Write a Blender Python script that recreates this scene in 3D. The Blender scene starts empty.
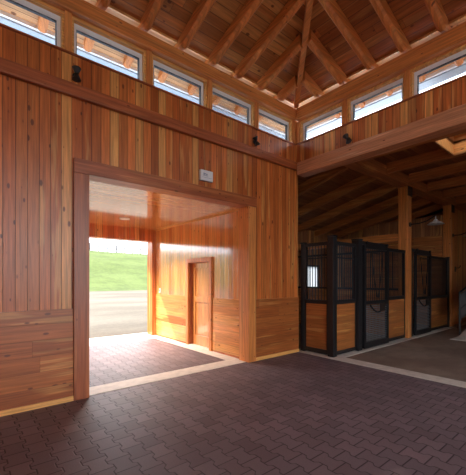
import bpy, math, random
from mathutils import Vector
random.seed(7)
scene = bpy.context.scene
COL = scene.collection

# ------------------------------------------------------------------ nodes
class G:
    """small helper that writes shader node graphs"""
    def __init__(s, name):
        s.m = bpy.data.materials.new(name); s.m.use_nodes = True
        s.t = s.m.node_tree; s.n = s.t.nodes; s.l = s.t.links
        s.n.clear()
        s.out = s.n.new('ShaderNodeOutputMaterial')
    def put(s, sock, v):
        if v is None: return
        if isinstance(v, bpy.types.NodeSocket): s.l.new(v, sock)
        elif isinstance(v, (tuple, list)):
            d = sock.default_value
            v = tuple(v) + ((1.0,) if len(d) == 4 and len(v) == 3 else ())
            sock.default_value = v
        else: sock.default_value = v
    def math(s, op, a, b=None, c=None):
        n = s.n.new('ShaderNodeMath'); n.operation = op
        for i, v in enumerate((a, b, c)): s.put(n.inputs[i], v)
        return n.outputs[0]
    def add(s, a, b): return s.math('ADD', a, b)
    def sub(s, a, b): return s.math('SUBTRACT', a, b)
    def mul(s, a, b): return s.math('MULTIPLY', a, b)
    def floor(s, a): return s.math('FLOOR', a)
    def pos(s):
        g = s.n.new('ShaderNodeNewGeometry')
        x = s.n.new('ShaderNodeSeparateXYZ'); s.l.new(g.outputs['Position'], x.inputs[0])
        return x.outputs[0], x.outputs[1], x.outputs[2]
    def vec(s, x, y, z):
        n = s.n.new('ShaderNodeCombineXYZ')
        for i, v in enumerate((x, y, z)): s.put(n.inputs[i], v)
        return n.outputs[0]
    def white(s, v):
        n = s.n.new('ShaderNodeTexWhiteNoise'); n.noise_dimensions = '3D'; s.l.new(v, n.inputs['Vector']); return n.outputs['Value']
    def noise(s, v, scale=1.0, detail=3.0, rough=0.5):
        n = s.n.new('ShaderNodeTexNoise'); s.l.new(v, n.inputs['Vector'])
        n.inputs['Scale'].default_value = scale; n.inputs['Detail'].default_value = detail; n.inputs['Roughness'].default_value = rough
        return n.outputs[0]
    def voronoi(s, v, scale=1.0):
        n = s.n.new('ShaderNodeTexVoronoi'); s.l.new(v, n.inputs['Vector']); n.inputs['Scale'].default_value = scale
        return n.outputs['Distance'], n.outputs['Color']
    def smooth(s, a, lo, hi, tlo=0.0, thi=1.0):
        n = s.n.new('ShaderNodeMapRange'); n.interpolation_type = 'SMOOTHSTEP'
        s.put(n.inputs[0], a)
        for i, v in enumerate((lo, hi, tlo, thi)): s.put(n.inputs[1+i], v)
        return n.outputs[0]
    def lin(s, a, lo, hi, tlo=0.0, thi=1.0):
        n = s.n.new('ShaderNodeMapRange'); s.put(n.inputs[0], a)
        for i, v in enumerate((lo, hi, tlo, thi)): s.put(n.inputs[1+i], v)
        return n.outputs[0]
    def mix(s, f, a, b, mode='MIX'):
        n = s.n.new('ShaderNodeMix'); n.data_type = 'RGBA'; n.blend_type = mode
        s.put(n.inputs[0], f); s.put(n.inputs[6], a); s.put(n.inputs[7], b)
        return n.outputs[2]
    def scale(s, col, f):
        n = s.n.new('ShaderNodeVectorMath'); n.operation = 'SCALE'; s.put(n.inputs[0], col); s.put(n.inputs['Scale'], f); return n.outputs[0]
    def bump(s, h, strength=0.3, dist=0.01):
        n = s.n.new('ShaderNodeBump'); n.inputs['Strength'].default_value = strength; n.inputs['Distance'].default_value = dist
        s.l.new(h, n.inputs['Height']); return n.outputs[0]
    def bsdf(s, col, rough=0.5, metal=0.0, spec=0.5, normal=None, **kw):
        p = s.n.new('ShaderNodeBsdfPrincipled')
        s.put(p.inputs['Base Color'], col); s.put(p.inputs['Roughness'], rough); s.put(p.inputs['Metallic'], metal)
        s.put(p.inputs['Specular IOR Level'], spec)
        for k, v in kw.items(): s.put(p.inputs[k.replace('_', ' ')], v)
        if normal is not None:
            s.l.new(normal, p.inputs['Normal']); s.l.new(normal, p.inputs['Coat Normal'])
        s.l.new(p.outputs[0], s.out.inputs[0]); return s.m

RED = (0.42, 0.095, 0.019); MID = (0.58, 0.165, 0.036); PALE = (0.74, 0.36, 0.105)

def wood(name, grain='z', across='x', width=None, dark=RED, mid=MID, pale=PALE, rough=0.3, spec=0.5,
         pale_bias=0.25, knots=1.0, groove=0.006, seg=None, seed=0.0, coat=0.0, coat_rough=0.1, groove_dark=0.35, var=1.0):
    g = G(name); P = dict(zip('xyz', g.pos()))
    third = [a for a in 'xyz' if a not in (grain, across)][0]
    a = g.add(P[across], 37.31+seed); l = P[grain]; t = P[third]
    if width:
        q = g.math('DIVIDE', a, width); i = g.floor(q); fr = g.sub(q, i)
    else:
        i = g.floor(g.mul(a, 0.0)); fr = None
    if seg:
        r0 = g.white(g.vec(i, 3.3+seed, 1.0)); sq = g.add(g.math('DIVIDE', g.add(l, 50.0), seg), r0); j = g.floor(sq); fs = g.sub(sq, j)
    else: j = 0.0; fs = None
    # every board its own tone
    r1 = g.white(g.vec(i, j, 1.7+seed)); r2 = g.white(g.vec(i, j, 9.1+seed)); r3 = g.white(g.vec(i, j, 5.5+seed))
    al = g.add(g.add(a, g.mul(t, 1.0)), g.mul(r2, 13.0)); ll = g.add(l, g.mul(r3, 31.0))
    fine = g.noise(g.vec(g.mul(al, 60.0), g.mul(ll, 2.2), t), 1.0, 4.0, 0.6)
    broad = g.noise(g.vec(g.mul(al, 7.0), g.mul(ll, 0.55), g.mul(r2, 5.0)), 1.0, 3.0, 0.55)
    base = g.mix(g.smooth(r1, 0.0, 0.75), dark, mid)
    pl = g.add(g.mul(g.smooth(r2, 1.0-pale_bias, 1.0-pale_bias*0.35), 0.75*var), g.mul(g.smooth(broad, 0.56, 0.63), 0.55))
    base = g.mix(g.math('MINIMUM', pl, 0.95), base, pale)
    streak = g.noise(g.vec(g.mul(al, 26.0), g.mul(ll, 0.8), g.mul(r1, 9.0)), 1.0, 3.0, 0.6)
    base = g.scale(base, g.mul(g.lin(fine, 0.28, 0.72, 0.72, 1.26), g.mul(g.lin(streak, 0.3, 0.7, 0.76, 1.2), g.lin(r3, 0, 1, 0.80, 1.14))))
    # knots
    kd, kc = g.voronoi(g.vec(g.mul(al, 11.5), g.mul(ll, 5.0), 0.0), 1.0)
    ks = g.n.new('ShaderNodeSeparateColor'); g.l.new(kc, ks.inputs[0])
    lim = g.mul(g.smooth(ks.outputs[0], 0.30, 0.36), g.lin(ks.outputs[1], 0.0, 1.0, 0.09*knots, 0.21*knots))
    km = g.math('SUBTRACT', 1.0, g.smooth(kd, g.mul(lim, 0.6), g.add(lim, 0.001)))
    km = g.mul(km, g.math('GREATER_THAN', lim, 0.02))
    base = g.mix(g.mul(km, 0.85), base, (0.12, 0.030, 0.010))
    h = g.mul(fine, 0.12)
    if fr is not None:
        e = g.mul(g.math('MINIMUM', fr, g.sub(1.0, fr)), width)
        gm = g.smooth(e, groove*0.35, groove)
        if fs is not None:
            e2 = g.mul(g.math('MINIMUM', fs, g.sub(1.0, fs)), seg); gm = g.math('MINIMUM', gm, g.smooth(e2, 0.001, 0.004))
        base = g.scale(base, g.lin(gm, 0, 1, groove_dark, 1.0)); h = g.add(h, g.mul(gm, 1.0))
    n = g.bump(h, 0.35, 0.004)
    kw = {}
    if coat: kw = dict(Coat_Weight=coat, Coat_Roughness=coat_rough, Coat_IOR=1.85)
    return g.bsdf(base, rough, 0.0, spec, n, **kw)

M = {}
M['wall_v_x'] = wood('wall boards vertical along x', 'z', 'x', 0.118, rough=0.34, pale_bias=0.3, knots=1.2)
M['wall_v_y'] = wood('wall boards vertical along y', 'z', 'y', 0.118, rough=0.36, seed=3.1, pale_bias=0.6)  # extra pale boards paint in the window light on the frieze
M['wain_x'] = wood('wainscot boards along x', 'x', 'z', 0.187, dark=(0.35,0.09,0.02), mid=(0.45,0.13,0.03), pale=(0.62,0.28,0.08), rough=0.36, seg=3.1, seed=37.31-37.31+0.05, knots=1.25, pale_bias=0.12, groove=0.004, groove_dark=0.6)
M['wain_y'] = wood('wainscot boards along y', 'y', 'z', 0.187, mid=(0.66,0.26,0.075), rough=0.24, seg=2.4, seed=0.05, knots=1.0, pale_bias=0.3, groove=0.004, groove_dark=0.6)
M['vest_v_y'] = wood('varnished entry boards vertical', 'z', 'y', 0.135, dark=(0.58,0.19,0.048), mid=(0.72,0.30,0.085), rough=0.16, seed=8.4, pale_bias=0.3, knots=0.7, coat=1.0, coat_rough=0.09)
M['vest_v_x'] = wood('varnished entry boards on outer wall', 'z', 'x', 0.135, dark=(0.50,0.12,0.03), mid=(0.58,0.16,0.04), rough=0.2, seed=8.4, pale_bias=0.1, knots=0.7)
M['vest_ceil'] = wood('varnished entry ceiling boards', 'x', 'y', 0.085, dark=(0.64,0.25,0.065), mid=(0.76,0.37,0.115), rough=0.15, seed=1.4, pale_bias=0.2, knots=0.4, coat=1.0, coat_rough=0.07, groove=0.012, groove_dark=0.22)
M['deck_x'] = wood('roof deck boards along x', 'x', 'y', 0.15, dark=(0.36,0.105,0.025), mid=(0.50,0.175,0.043), pale=(0.62,0.29,0.085), rough=0.45, seg=2.6, seed=2.2, pale_bias=0.25, groove=0.007)
M['deck_y'] = wood('roof deck boards along y', 'y', 'x', 0.15, dark=(0.36,0.105,0.025), mid=(0.50,0.175,0.043), pale=(0.62,0.29,0.085), rough=0.45, seg=2.6, seed=6.2, pale_bias=0.25, groove=0.007)
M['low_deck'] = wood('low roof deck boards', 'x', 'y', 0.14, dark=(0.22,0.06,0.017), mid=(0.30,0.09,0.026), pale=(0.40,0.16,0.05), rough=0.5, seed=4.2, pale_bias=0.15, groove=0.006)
for ax, ac in (('x','z'), ('y','z'), ('z','x')):
    M['timber_'+ax] = wood('timber grain '+ax, ax, ac, None, dark=(0.48,0.145,0.034), mid=(0.60,0.21,0.052), pale=(0.68,0.30,0.085), rough=0.42, knots=0.75, seed=1.0)
    M['trim_'+ax] = wood('red brown trim grain '+ax, ax, ac, None, dark=(0.33,0.085,0.028), mid=(0.40,0.11,0.036), pale=(0.48,0.16,0.05), rough=0.36, knots=0.8, seed=5.0)
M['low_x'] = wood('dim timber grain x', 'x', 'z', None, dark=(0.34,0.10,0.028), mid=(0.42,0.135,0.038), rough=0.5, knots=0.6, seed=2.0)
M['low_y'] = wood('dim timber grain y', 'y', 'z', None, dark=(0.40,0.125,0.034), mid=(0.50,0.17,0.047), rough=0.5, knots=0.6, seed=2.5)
M['skylit_beam'] = wood('beam paled for window light', 'y', 'z', None, dark=(0.48,0.20,0.09), mid=(0.60,0.29,0.15), pale=(0.68,0.40,0.24), rough=0.38, knots=0.8, seed=1.6)  # paler than the other timber: sky light from the windows put into colour
M['stall_board'] = wood('stall panel boards', 'x', 'z', 0.16, dark=(0.36,0.11,0.026), mid=(0.43,0.145,0.036), rough=0.4, seed=4.0, knots=0.6, pale_bias=0.1, groove=0.003, groove_dark=0.65)
M['stall_board_y'] = wood('stall side panel boards', 'y', 'z', 0.16, dark=(0.36,0.11,0.026), mid=(0.43,0.145,0.036), rough=0.4, seed=4.0, knots=0.6, pale_bias=0.1, groove=0.003, groove_dark=0.65)
M['dark_v_x'] = wood('brown stall boards vertical along x', 'z', 'x', 0.15, dark=(0.30,0.11,0.045), mid=(0.38,0.16,0.065), rough=0.5, seed=2.0)
M['dark_v_y'] = wood('brown stall boards vertical along y', 'z', 'y', 0.15, dark=(0.34,0.13,0.055), mid=(0.42,0.18,0.075), rough=0.5, seed=2.0)
M['plank_y'] = wood('plank wall boards along y', 'y', 'z', 0.2, dark=(0.44,0.14,0.035), mid=(0.50,0.17,0.045), rough=0.45, seed=2.9, pale_bias=0.1)
M['door'] = wood('varnished door wood', 'z', 'y', None, dark=(0.66,0.28,0.09), mid=(0.72,0.34,0.12), rough=0.22, knots=0.2, seed=7.7, coat=0.4)

def plain(name, col, rough=0.5, metal=0.0, spec=0.5, var=0.08, sc=20.0):
    g = G(name); x, y, z = g.pos()
    n = g.noise(g.vec(x, y, z), sc, 3.0)
    return g.bsdf(g.scale(tuple(col), g.lin(n, 0.3, 0.7, 1-var, 1+var)), rough, metal, spec, g.bump(n, 0.05, 0.002))
M['black'] = plain('black steel', (0.014, 0.013, 0.014), 0.42)
M['mesh'] = plain('woven steel wire', (0.34, 0.32, 0.31), 0.4, 0.4)
M['white_frame'] = plain('white window frame', (0.84, 0.86, 0.88), 0.35, var=0.02)
M['gasket'] = plain('dark window seal', (0.05, 0.05, 0.06), 0.6)
M['cased'] = wood('pale window casing', 'x', 'z', None, dark=(0.60,0.27,0.07), mid=(0.68,0.34,0.10), pale=(0.74,0.42,0.15), rough=0.4, knots=0.2, seed=3.0)
M['concrete'] = plain('pale concrete', (0.68, 0.60, 0.53), 0.6, var=0.12, sc=9)
M['plastic'] = plain('white plastic', (0.74, 0.73, 0.73), 0.4, var=0.02)
M['print'] = plain('grey print', (0.28, 0.33, 0.42), 0.5, var=0.02)
M['switch'] = plain('brown plate', (0.30, 0.08, 0.05), 0.5)
M['leather'] = plain('dark leather strap', (0.025, 0.014, 0.010), 0.55)
M['enamel'] = plain('pale enamel shade', (0.55, 0.54, 0.50), 0.35, var=0.03)
M['bulb'] = plain('frosted glass bulb', (0.8, 0.78, 0.72), 0.3, var=0.01)
M['slate'] = plain('grey rail panel', (0.13, 0.115, 0.115), 0.6)
M['gutter'] = plain('white gutter metal', (0.78, 0.80, 0.84), 0.35, var=0.02)
M['roofmetal'] = plain('grey metal roofing', (0.36, 0.42, 0.50), 0.4, var=0.05)
M['fencewood'] = plain('weathered fence wood', (0.06, 0.05, 0.045), 0.8)
M['soffit_x'] = wood('eave boards along x', 'x', 'y', 0.15, dark=(0.56,0.27,0.11), mid=(0.64,0.34,0.15), pale=(0.72,0.44,0.22), rough=0.5, seed=2.2)
M['soffit_y'] = wood('eave boards along y', 'y', 'x', 0.15, dark=(0.56,0.27,0.11), mid=(0.64,0.34,0.15), pale=(0.72,0.44,0.22), rough=0.5, seed=2.2)

def glass_mat():
    g = G('clear window glass'); x, y, z = g.pos()
    fr = g.n.new('ShaderNodeFresnel'); fr.inputs[0].default_value = 1.45
    tr = g.n.new('ShaderNodeBsdfTransparent'); tr.inputs[0].default_value = (0.93, 0.96, 0.97, 1)
    gl = g.n.new('ShaderNodeBsdfGlossy'); gl.inputs['Roughness'].default_value = 0.02
    mx = g.n.new('ShaderNodeMixShader'); g.l.new(g.mul(fr.outputs[0], 0.6), mx.inputs[0]); g.l.new(tr.outputs[0], mx.inputs[1]); g.l.new(gl.outputs[0], mx.inputs[2])
    g.l.new(mx.outputs[0], g.out.inputs[0]); return g.m
M['glass'] = glass_mat()

def frosted_mat():
    g = G('frosted window glass')
    tl = g.n.new('ShaderNodeBsdfTranslucent'); tl.inputs[0].default_value = (0.50, 0.52, 0.54, 1)
    g.l.new(tl.outputs[0], g.out.inputs[0]); return g.m
M['frosted'] = frosted_mat()

def paver_mat():
    g = G('interlocking brown pavers'); x, y, z = g.pos()
    W, L = 0.165, 0.21
    c = g.math('DIVIDE', g.add(x, 40.0), W); v = g.math('DIVIDE', g.add(y, 40.0), L)
    tri = g.math('PINGPONG', v, 0.5)                       # 0..0.5, period 1
    trap = g.smooth(tri, 0.17, 0.33, 0.095, -0.095)          # + near paver ends, - at the waist
    j = g.math('ROUND', c)
    par = g.math('MODULO', j, 2.0)
    sg = g.sub(1.0, g.mul(par, 2.0))
    dd = g.sub(g.sub(c, j), g.mul(sg, trap))
    col = g.add(j, g.math('GREATER_THAN', dd, 0.0))
    off = g.mul(g.math('MODULO', col, 2.0), 0.5)
    vv = g.add(v, off)
    # joint: for even/odd column the ends sit where the sides bulge out
    k = g.math('ROUND', vv)
    row = g.floor(vv)
    d1 = g.mul(g.math('ABSOLUTE', dd), W); d2 = g.mul(g.math('ABSOLUTE', g.sub(vv, k)), L)
    e = g.math('MINIMUM', d1, d2)
    m = g.smooth(e, 0.002, 0.008)
    r = g.white(g.vec(col, row, 2.0)); r2 = g.white(g.vec(col, row, 7.0))
    n = g.noise(g.vec(x, y, z), 60.0, 4.0, 0.7); nb = g.noise(g.vec(x, y, z), 0.7, 3.0)
    base = g.mix(r, (0.145, 0.098, 0.106), (0.215, 0.152, 0.164))
    base = g.mix(g.mul(r2, 0.35), base, (0.175, 0.138, 0.162))
    base = g.scale(base, g.lin(n, 0.3, 0.7, 0.85, 1.15)); base = g.scale(base, g.lin(nb, 0.3, 0.7, 0.85, 1.15))
    base = g.mix(m, (0.045, 0.029, 0.030), base)
    h = g.add(m, g.mul(n, 0.15))
    return g.bsdf(base, g.lin(n, 0.3, 0.7, 0.50, 0.66), 0.0, 0.4, g.bump(h, 0.6, 0.007))
M['paver'] = paver_mat()

def aisle_mat():
    g = G('brown aisle paving'); x, y, z = g.pos()
    n = g.noise(g.vec(x, y, z), 1.2, 4.0, 0.6); f = g.noise(g.vec(x, y, z), 50.0, 3.0)
    q = g.math('DIVIDE', g.add(x, 40), 0.2); w = g.math('DIVIDE', g.add(y, 40), 0.1)
    r = g.white(g.vec(g.floor(g.add(q, g.mul(g.math('MODULO', g.floor(w), 2.0), 0.5))), g.floor(w), 1.0))
    base = g.mix(g.smooth(n, 0.3, 0.7), (0.19, 0.122, 0.092), (0.28, 0.195, 0.15))
    base = g.scale(base, g.lin(r, 0, 1, 0.92, 1.08)); base = g.scale(base, g.lin(f, 0.3, 0.7, 0.88, 1.12))
    return g.bsdf(base, 0.6, 0.0, 0.4, g.bump(f, 0.2, 0.004))
M['aisle'] = aisle_mat()

def gravel_mat():
    g = G('sandy gravel'); x, y, z = g.pos()
    n = g.noise(g.vec(g.mul(x, 0.5), y, z), 0.22, 5.0, 0.6); f = g.noise(g.vec(x, y, z), 8.0, 4.0, 0.7); k = g.noise(g.vec(g.mul(x, 0.25), y, 0.0), 0.9, 3.0)
    base = g.mix(g.smooth(n, 0.35, 0.65), (0.098, 0.077, 0.055), (0.148, 0.122, 0.092))
    base = g.mix(g.mul(g.smooth(k, 0.55, 0.7), 0.5), base, (0.095, 0.080, 0.060))
    base = g.scale(base, g.lin(f, 0.3, 0.7, 0.86, 1.14))
    return g.bsdf(base, 0.9, 0.0, 0.2, g.bump(f, 0.5, 0.02))
M['gravel'] = gravel_mat()

def grass_mat():
    g = G('mown grass'); x, y, z = g.pos()
    n = g.noise(g.vec(x, y, z), 0.18, 5.0, 0.65); f = g.noise(g.vec(x, g.mul(y, 0.4), z), 2.0, 4.0, 0.7)
    base = g.mix(g.smooth(n, 0.35, 0.65), (0.060, 0.082, 0.015), (0.088, 0.115, 0.026))
    base = g.scale(base, g.lin(f, 0.3, 0.7, 0.8, 1.2))
    return g.bsdf(base, 0.9, 0.0, 0.2, g.bump(f, 0.6, 0.1))
M['grass'] = grass_mat()

# ------------------------------------------------------------------ mesh helpers
class MB:
    def __init__(s): s.v = []; s.f = []; s.mi = []
    def add(s, vs, fs, mi=0):
        b = len(s.v); s.v += [tuple(p) for p in vs]; s.f += [tuple(b+i for i in f) for f in fs]; s.mi += [mi]*len(fs); return s
    def box(s, x0, x1, y0, y1, z0, z1, mi=0, bev=0.0):
        if x0 > x1: x0, x1 = x1, x0
        if y0 > y1: y0, y1 = y1, y0
        if z0 > z1: z0, z1 = z1, z0
        if bev <= 0:
            vs = [(x0,y0,z0),(x1,y0,z0),(x1,y1,z0),(x0,y1,z0),(x0,y0,z1),(x1,y0,z1),(x1,y1,z1),(x0,y1,z1)]
            return s.add(vs, [(0,3,2,1),(4,5,6,7),(0,1,5,4),(1,2,6,5),(2,3,7,6),(3,0,4,7)], mi)
        import bmesh
        bm = bmesh.new(); bmesh.ops.create_cube(bm, size=1.0)
        for v in bm.verts: v.co = Vector(((x0+x1)/2+v.co.x*(x1-x0), (y0+y1)/2+v.co.y*(y1-y0), (z0+z1)/2+v.co.z*(z1-z0)))
        bmesh.ops.bevel(bm, geom=bm.edges[:], offset=bev, segments=2, affect='EDGES', profile=0.5)
        bm.verts.index_update()
        s.add([v.co[:] for v in bm.verts], [[v.index for v in f.verts] for f in bm.faces], mi); bm.free(); return s
    def hexa(s, a, b, mi=0):
        """solid between two quads a and b (same winding)"""
        return s.add(list(a)+list(b), [(3,2,1,0),(4,5,6,7),(0,1,5,4),(1,2,6,5),(2,3,7,6),(3,0,4,7)], mi)
    def tube(s, pts, r, n=8, mi=0, caps=True):
        pts = [Vector(p) for p in pts]; rs = r if isinstance(r, (list, tuple)) else [r]*len(pts)
        vs = []; up0 = None
        for i, p in enumerate(pts):
            d = (pts[min(i+1, len(pts)-1)] - pts[max(i-1, 0)]).normalized()
            if up0 is None:
                h = Vector((0,0,1)) if abs(d.z) < 0.9 else Vector((1,0,0))
                u = d.cross(h).normalized()
            else:
                u = (up0 - d*up0.dot(d)).normalized()
            up0 = u; w = d.cross(u)
            for k in range(n):
                a = 2*math.pi*k/n; vs.append(p + (u*math.cos(a)+w*math.sin(a))*rs[i])
        fs = []
        for i in range(len(pts)-1):
            for k in range(n):
                fs.append((i*n+k, i*n+(k+1)%n, (i+1)*n+(k+1)%n, (i+1)*n+k))
        if caps:
            fs.append(tuple(range(n-1, -1, -1))); fs.append(tuple((len(pts)-1)*n+k for k in range(n)))
        return s.add(vs, fs, mi)
    def lathe(s, c, prof, n=20, mi=0, axis='z'):
        vs = []
        for r, h in prof:
            for k in range(n):
                a = 2*math.pi*k/n
                p = (r*math.cos(a), r*math.sin(a), h)
                if axis == 'y': p = (p[0], p[2], p[1])
                if axis == 'x': p = (p[2], p[0], p[1])
                vs.append((c[0]+p[0], c[1]+p[1], c[2]+p[2]))
        fs = []
        for i in range(len(prof)-1):
            for k in range(n): fs.append((i*n+k, i*n+(k+1)%n, (i+1)*n+(k+1)%n, (i+1)*n+k))
        return s.add(vs, fs, mi)
    def build(s, name, mats, parent=None, smooth=False, origin=None):
        if not isinstance(mats, (list, tuple)): mats = [mats]
        xs = [p[0] for p in s.v]; ys = [p[1] for p in s.v]; zs = [p[2] for p in s.v]
        o = Vector(origin) if origin else Vector(((min(xs)+max(xs))/2, (min(ys)+max(ys))/2, min(zs)))
        me = bpy.data.meshes.new(name)
        me.from_pydata([(p[0]-o.x, p[1]-o.y, p[2]-o.z) for p in s.v], [], s.f); me.update()
        for m in mats: me.materials.append(m)
        for p, i in zip(me.polygons, s.mi): p.material_index = i; p.use_smooth = smooth
        ob = bpy.data.objects.new(name, me); COL.objects.link(ob)
        w = o.copy(); pw = Vector((0,0,0)); q = parent
        while q is not None: pw += q.location; q = q.parent
        ob.location = w - pw
        if parent is not None: ob.parent = parent
        return ob

def tag(o, label, cat, group=None):
    o['label'] = label; o['category'] = cat
    if group: o['group'] = group
    return o
def thing(name, loc, label, cat, group=None):
    o = bpy.data.objects.new(name, None); o.empty_display_size = 0.1; COL.objects.link(o); o.location = loc
    return tag(o, label, cat, group)
def struct(o, label=None, cat='structure'):
    o['kind'] = 'structure'
    if label: o['label'] = label; o['category'] = cat
    return o
def box(*a, **k): return MB().box(*a, **k)

ORD = ['first','second','third','fourth','fifth','sixth','seventh','eighth','ninth','tenth','eleventh','twelfth','thirteenth','fourteenth','fifteenth']

# ------------------------------------------------------------------ dimensions
YA = 4.42          # face of the wall with the wide doorway
XB = 5.35          # face of the wall above the aisle beam
X0, Y0 = -3.40, -4.33
OX0, OX1, OZ = 1.23, 3.98, 2.85     # doorway
VX = 4.05          # shiny right wall of the entry
VY = 8.20          # outer wall of the entry
VZ = 2.86
SILL = 4.33; HEAD = 4.80; PLATE = 5.02
S = 0.32           # roof slope
DECK0 = PLATE + 0.17

# ------------------------------------------------------------------ floors
struct(box(X0-0.2, XB+0.02, Y0-3.2, YA+0.02, -0.2, 0.0).build('floor', M['paver']), 'dark brown interlocking paver floor of the barn hall', 'floor')
struct(box(1.05, 3.78, 4.77, 7.75, -0.2, 0.0).build('floor_entry', M['paver']), 'brown paver floor inside the entry beyond the doorway', 'floor')
struct(box(1.05, 4.02, YA+0.02, 4.77, -0.2, 0.006).build('trim_1', M['concrete']), 'pale concrete threshold strip across the wide doorway', 'threshold')
m = MB(); m.box(1.05, 4.02, 7.75, 8.75, -0.2, 0.004); m.box(3.78, 4.30, 4.77, 7.75, -0.2, 0.004)
struct(m.build('trim_2', M['concrete']), 'pale concrete edging along the outer side of the entry floor', 'threshold')
struct(box(XB+0.02, XB+0.32, Y0-3.2, YA+0.0, -0.2, 0.006).build('trim_3', M['concrete']), 'pale concrete strip running between hall pavers and stall aisle', 'threshold')
struct(box(XB+0.32, 18.0, Y0, 3.48, -0.2, 0.0).build('floor_aisle', M['aisle']), 'brown floor of the stall aisle', 'floor')
struct(box(XB+0.32, 18.0, 3.48, 3.78, -0.2, 0.008).build('trim_4', M['concrete']), 'pale concrete kerb strip under the stall fronts', 'kerb')
struct(box(XB+0.05, 18.0, 3.78, 7.35, -0.2, 0.0).build('floor_stall', M['aisle']), 'brown floor inside the horse stalls', 'floor')

# ------------------------------------------------------------------ wall with the doorway
m = MB()
TH = 0.20
m.box(X0-0.2, OX0, YA, YA+TH, 0.0, OZ); m.box(OX1, XB+0.07, YA, YA+TH, 0.0, OZ); m.box(X0-0.2, XB+0.07, YA, YA+TH, OZ, SILL)
struct(m.build('wall_back', M['wall_v_x']), 'wall of vertical knotty wood boards around the wide doorway', 'wall')
m = MB(); m.box(X0, 1.05, YA-0.022, YA, 0.06, 1.13); m.box(X0, 1.05, YA-0.026, YA, 1.13, 1.142)
struct(m.build('trim_5', M['wain_x']), 'horizontal board wainscot left of the wide doorway', 'wainscot')
m = MB(); m.box(4.16, XB+0.07, YA-0.022, YA, 0.06, 1.13); m.box(4.16, XB+0.07, YA-0.026, YA, 1.13, 1.142)
struct(m.build('trim_6', M['wain_x']), 'horizontal board wainscot between the doorway and the horse stalls', 'wainscot')
m = MB(); m.box(X0, 1.05, YA-0.04, YA, 0.0, 0.06); m.box(4.16, XB+0.07, YA-0.04, YA, 0.0, 0.06)
struct(m.build('baseboard_back', M['cased']), 'low pale baseboard along the doorway wall', 'baseboard')
# doorway casing
c = struct(box(1.05, OX0+0.005, YA-0.05, YA+TH, 0.0, OZ-0.01, bev=0.006).build('trim_7', M['trim_z']), 'red-brown left jamb of the wide doorway', 'jamb')
c = struct(box(OX1-0.005, 4.16, YA-0.05, YA+TH+0.02, 0.0, OZ-0.01, bev=0.006).build('trim_8', M['timber_z']), 'wooden right jamb of the wide doorway', 'jamb')
c = struct(box(1.05, 4.175, YA-0.06, YA+TH, OZ-0.01, 3.02, bev=0.006).build('trim_9', M['trim_x']), 'red-brown header timber across the wide doorway', 'header')
# horizontal band beams
tag(box(X0, XB+0.07, YA-0.07, YA, 3.775, 3.935, bev=0.012).build('beam', M['trim_x']), 'long red-brown band beam above the doorway on the boarded wall', 'beam')
bb = box(XB-0.06, XB+0.20, Y0, YA-0.075, 3.66, 3.92, bev=0.015).build('beam', M['skylit_beam'])
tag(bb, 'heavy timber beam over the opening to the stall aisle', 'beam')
# sill ledges
struct(box(X0, XB+0.07, YA-0.025, YA+TH, SILL-0.022, SILL).build('trim_10', M['trim_x']), 'dark sill board under the high windows above the doorway', 'sill')
struct(box(XB-0.025, XB+0.25, Y0, YA-0.03, SILL-0.022, SILL).build('trim_11', M['trim_y']), 'dark sill board under the high windows above the aisle', 'sill')
# frieze over the aisle beam
struct(box(XB, XB+0.2, Y0, YA, 3.90, SILL-0.022).build('wall_right', M['wall_v_y']), 'band of vertical boards above the stall aisle beam', 'wall')

# ------------------------------------------------------------------ roof lantern: plates, windows, rafters, deck
tag(box(X0, XB+0.2, YA-0.07, YA+0.05, HEAD+0.02, PLATE, bev=0.01).build('plate_beam', M['timber_x']), 'timber top plate above the windows on the doorway wall', 'beam')
tag(box(XB-0.09, XB+0.05, Y0, YA-0.075, HEAD-0.02, PLATE, bev=0.012).build('plate_beam', M['timber_y']), 'timber top plate above the windows on the aisle side', 'beam')

wn = [0]
def window(axis, c0, c1, label):
    """clerestory window between two mullion centres; axis x: in the doorway wall, axis y: above the aisle"""
    wn[0] += 1
    def bx(mb, a0, a1, d0, d1, z0, z1, mi=0):
        if axis == 'x': mb.box(a0, a1, YA+d0, YA+d1, z0, z1, mi)
        else: mb.box(XB+d0, XB+d1, a0, a1, z0, z1, mi)
    a0, a1 = c0+0.04, c1-0.04; zt = HEAD+0.02 if axis == 'x' else HEAD-0.02
    mb = MB(); k = 0.03
    bx(mb, a0, a0+k, 0.02, 0.16, SILL, zt); bx(mb, a1-k, a1, 0.02, 0.16, SILL, zt); bx(mb, a0+k, a1-k, 0.02, 0.16, zt-0.035, zt)
    o = mb.build('window_%d' % wn[0], M['cased']); o['kind'] = 'structure'; o['label'] = label; o['category'] = 'window'
    a0 += k; a1 -= k; z0, z1 = SILL, zt-0.035
    mb = MB(); w = 0.042
    for (d0, d1, ww) in ((0.085, 0.15, w),):
        bx(mb, a0, a0+ww, d0, d1, z0, z1); bx(mb, a1-ww, a1, d0, d1, z0, z1); bx(mb, a0+ww, a1-ww, d0, d1, z1-ww-0.022, z1); bx(mb, a0+ww, a1-ww, d0, d1, z0, z0+ww)
    f = mb.build('window_frame', M['white_frame'], o)
    mb = MB(); b = a0+w; e = a1-w; t = z1-w-0.022; s_ = 0.009
    bx(mb, b, b+s_, 0.095, 0.14, z0+w, t); bx(mb, e-s_, e, 0.095, 0.14, z0+w, t); bx(mb, b+s_, e-s_, 0.095, 0.14, t-s_, t)
    mb.build('seal', M['gasket'], f)
    mb = MB(); bx(mb, b+s_, e-s_, 0.114, 0.120, z0+w, t-s_); mb.build('pane', M['glass'], f)
    return o
PA = [5.30-1.075*k for k in range(9)]
PB = [4.37-1.085*k for k in range(9)]
for i in range(8):
    window('x', PA[i+1], PA[i], '%s high window from the corner, above the doorway wall' % ORD[i] if i else 'high window nearest the corner, above the doorway wall')
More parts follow.
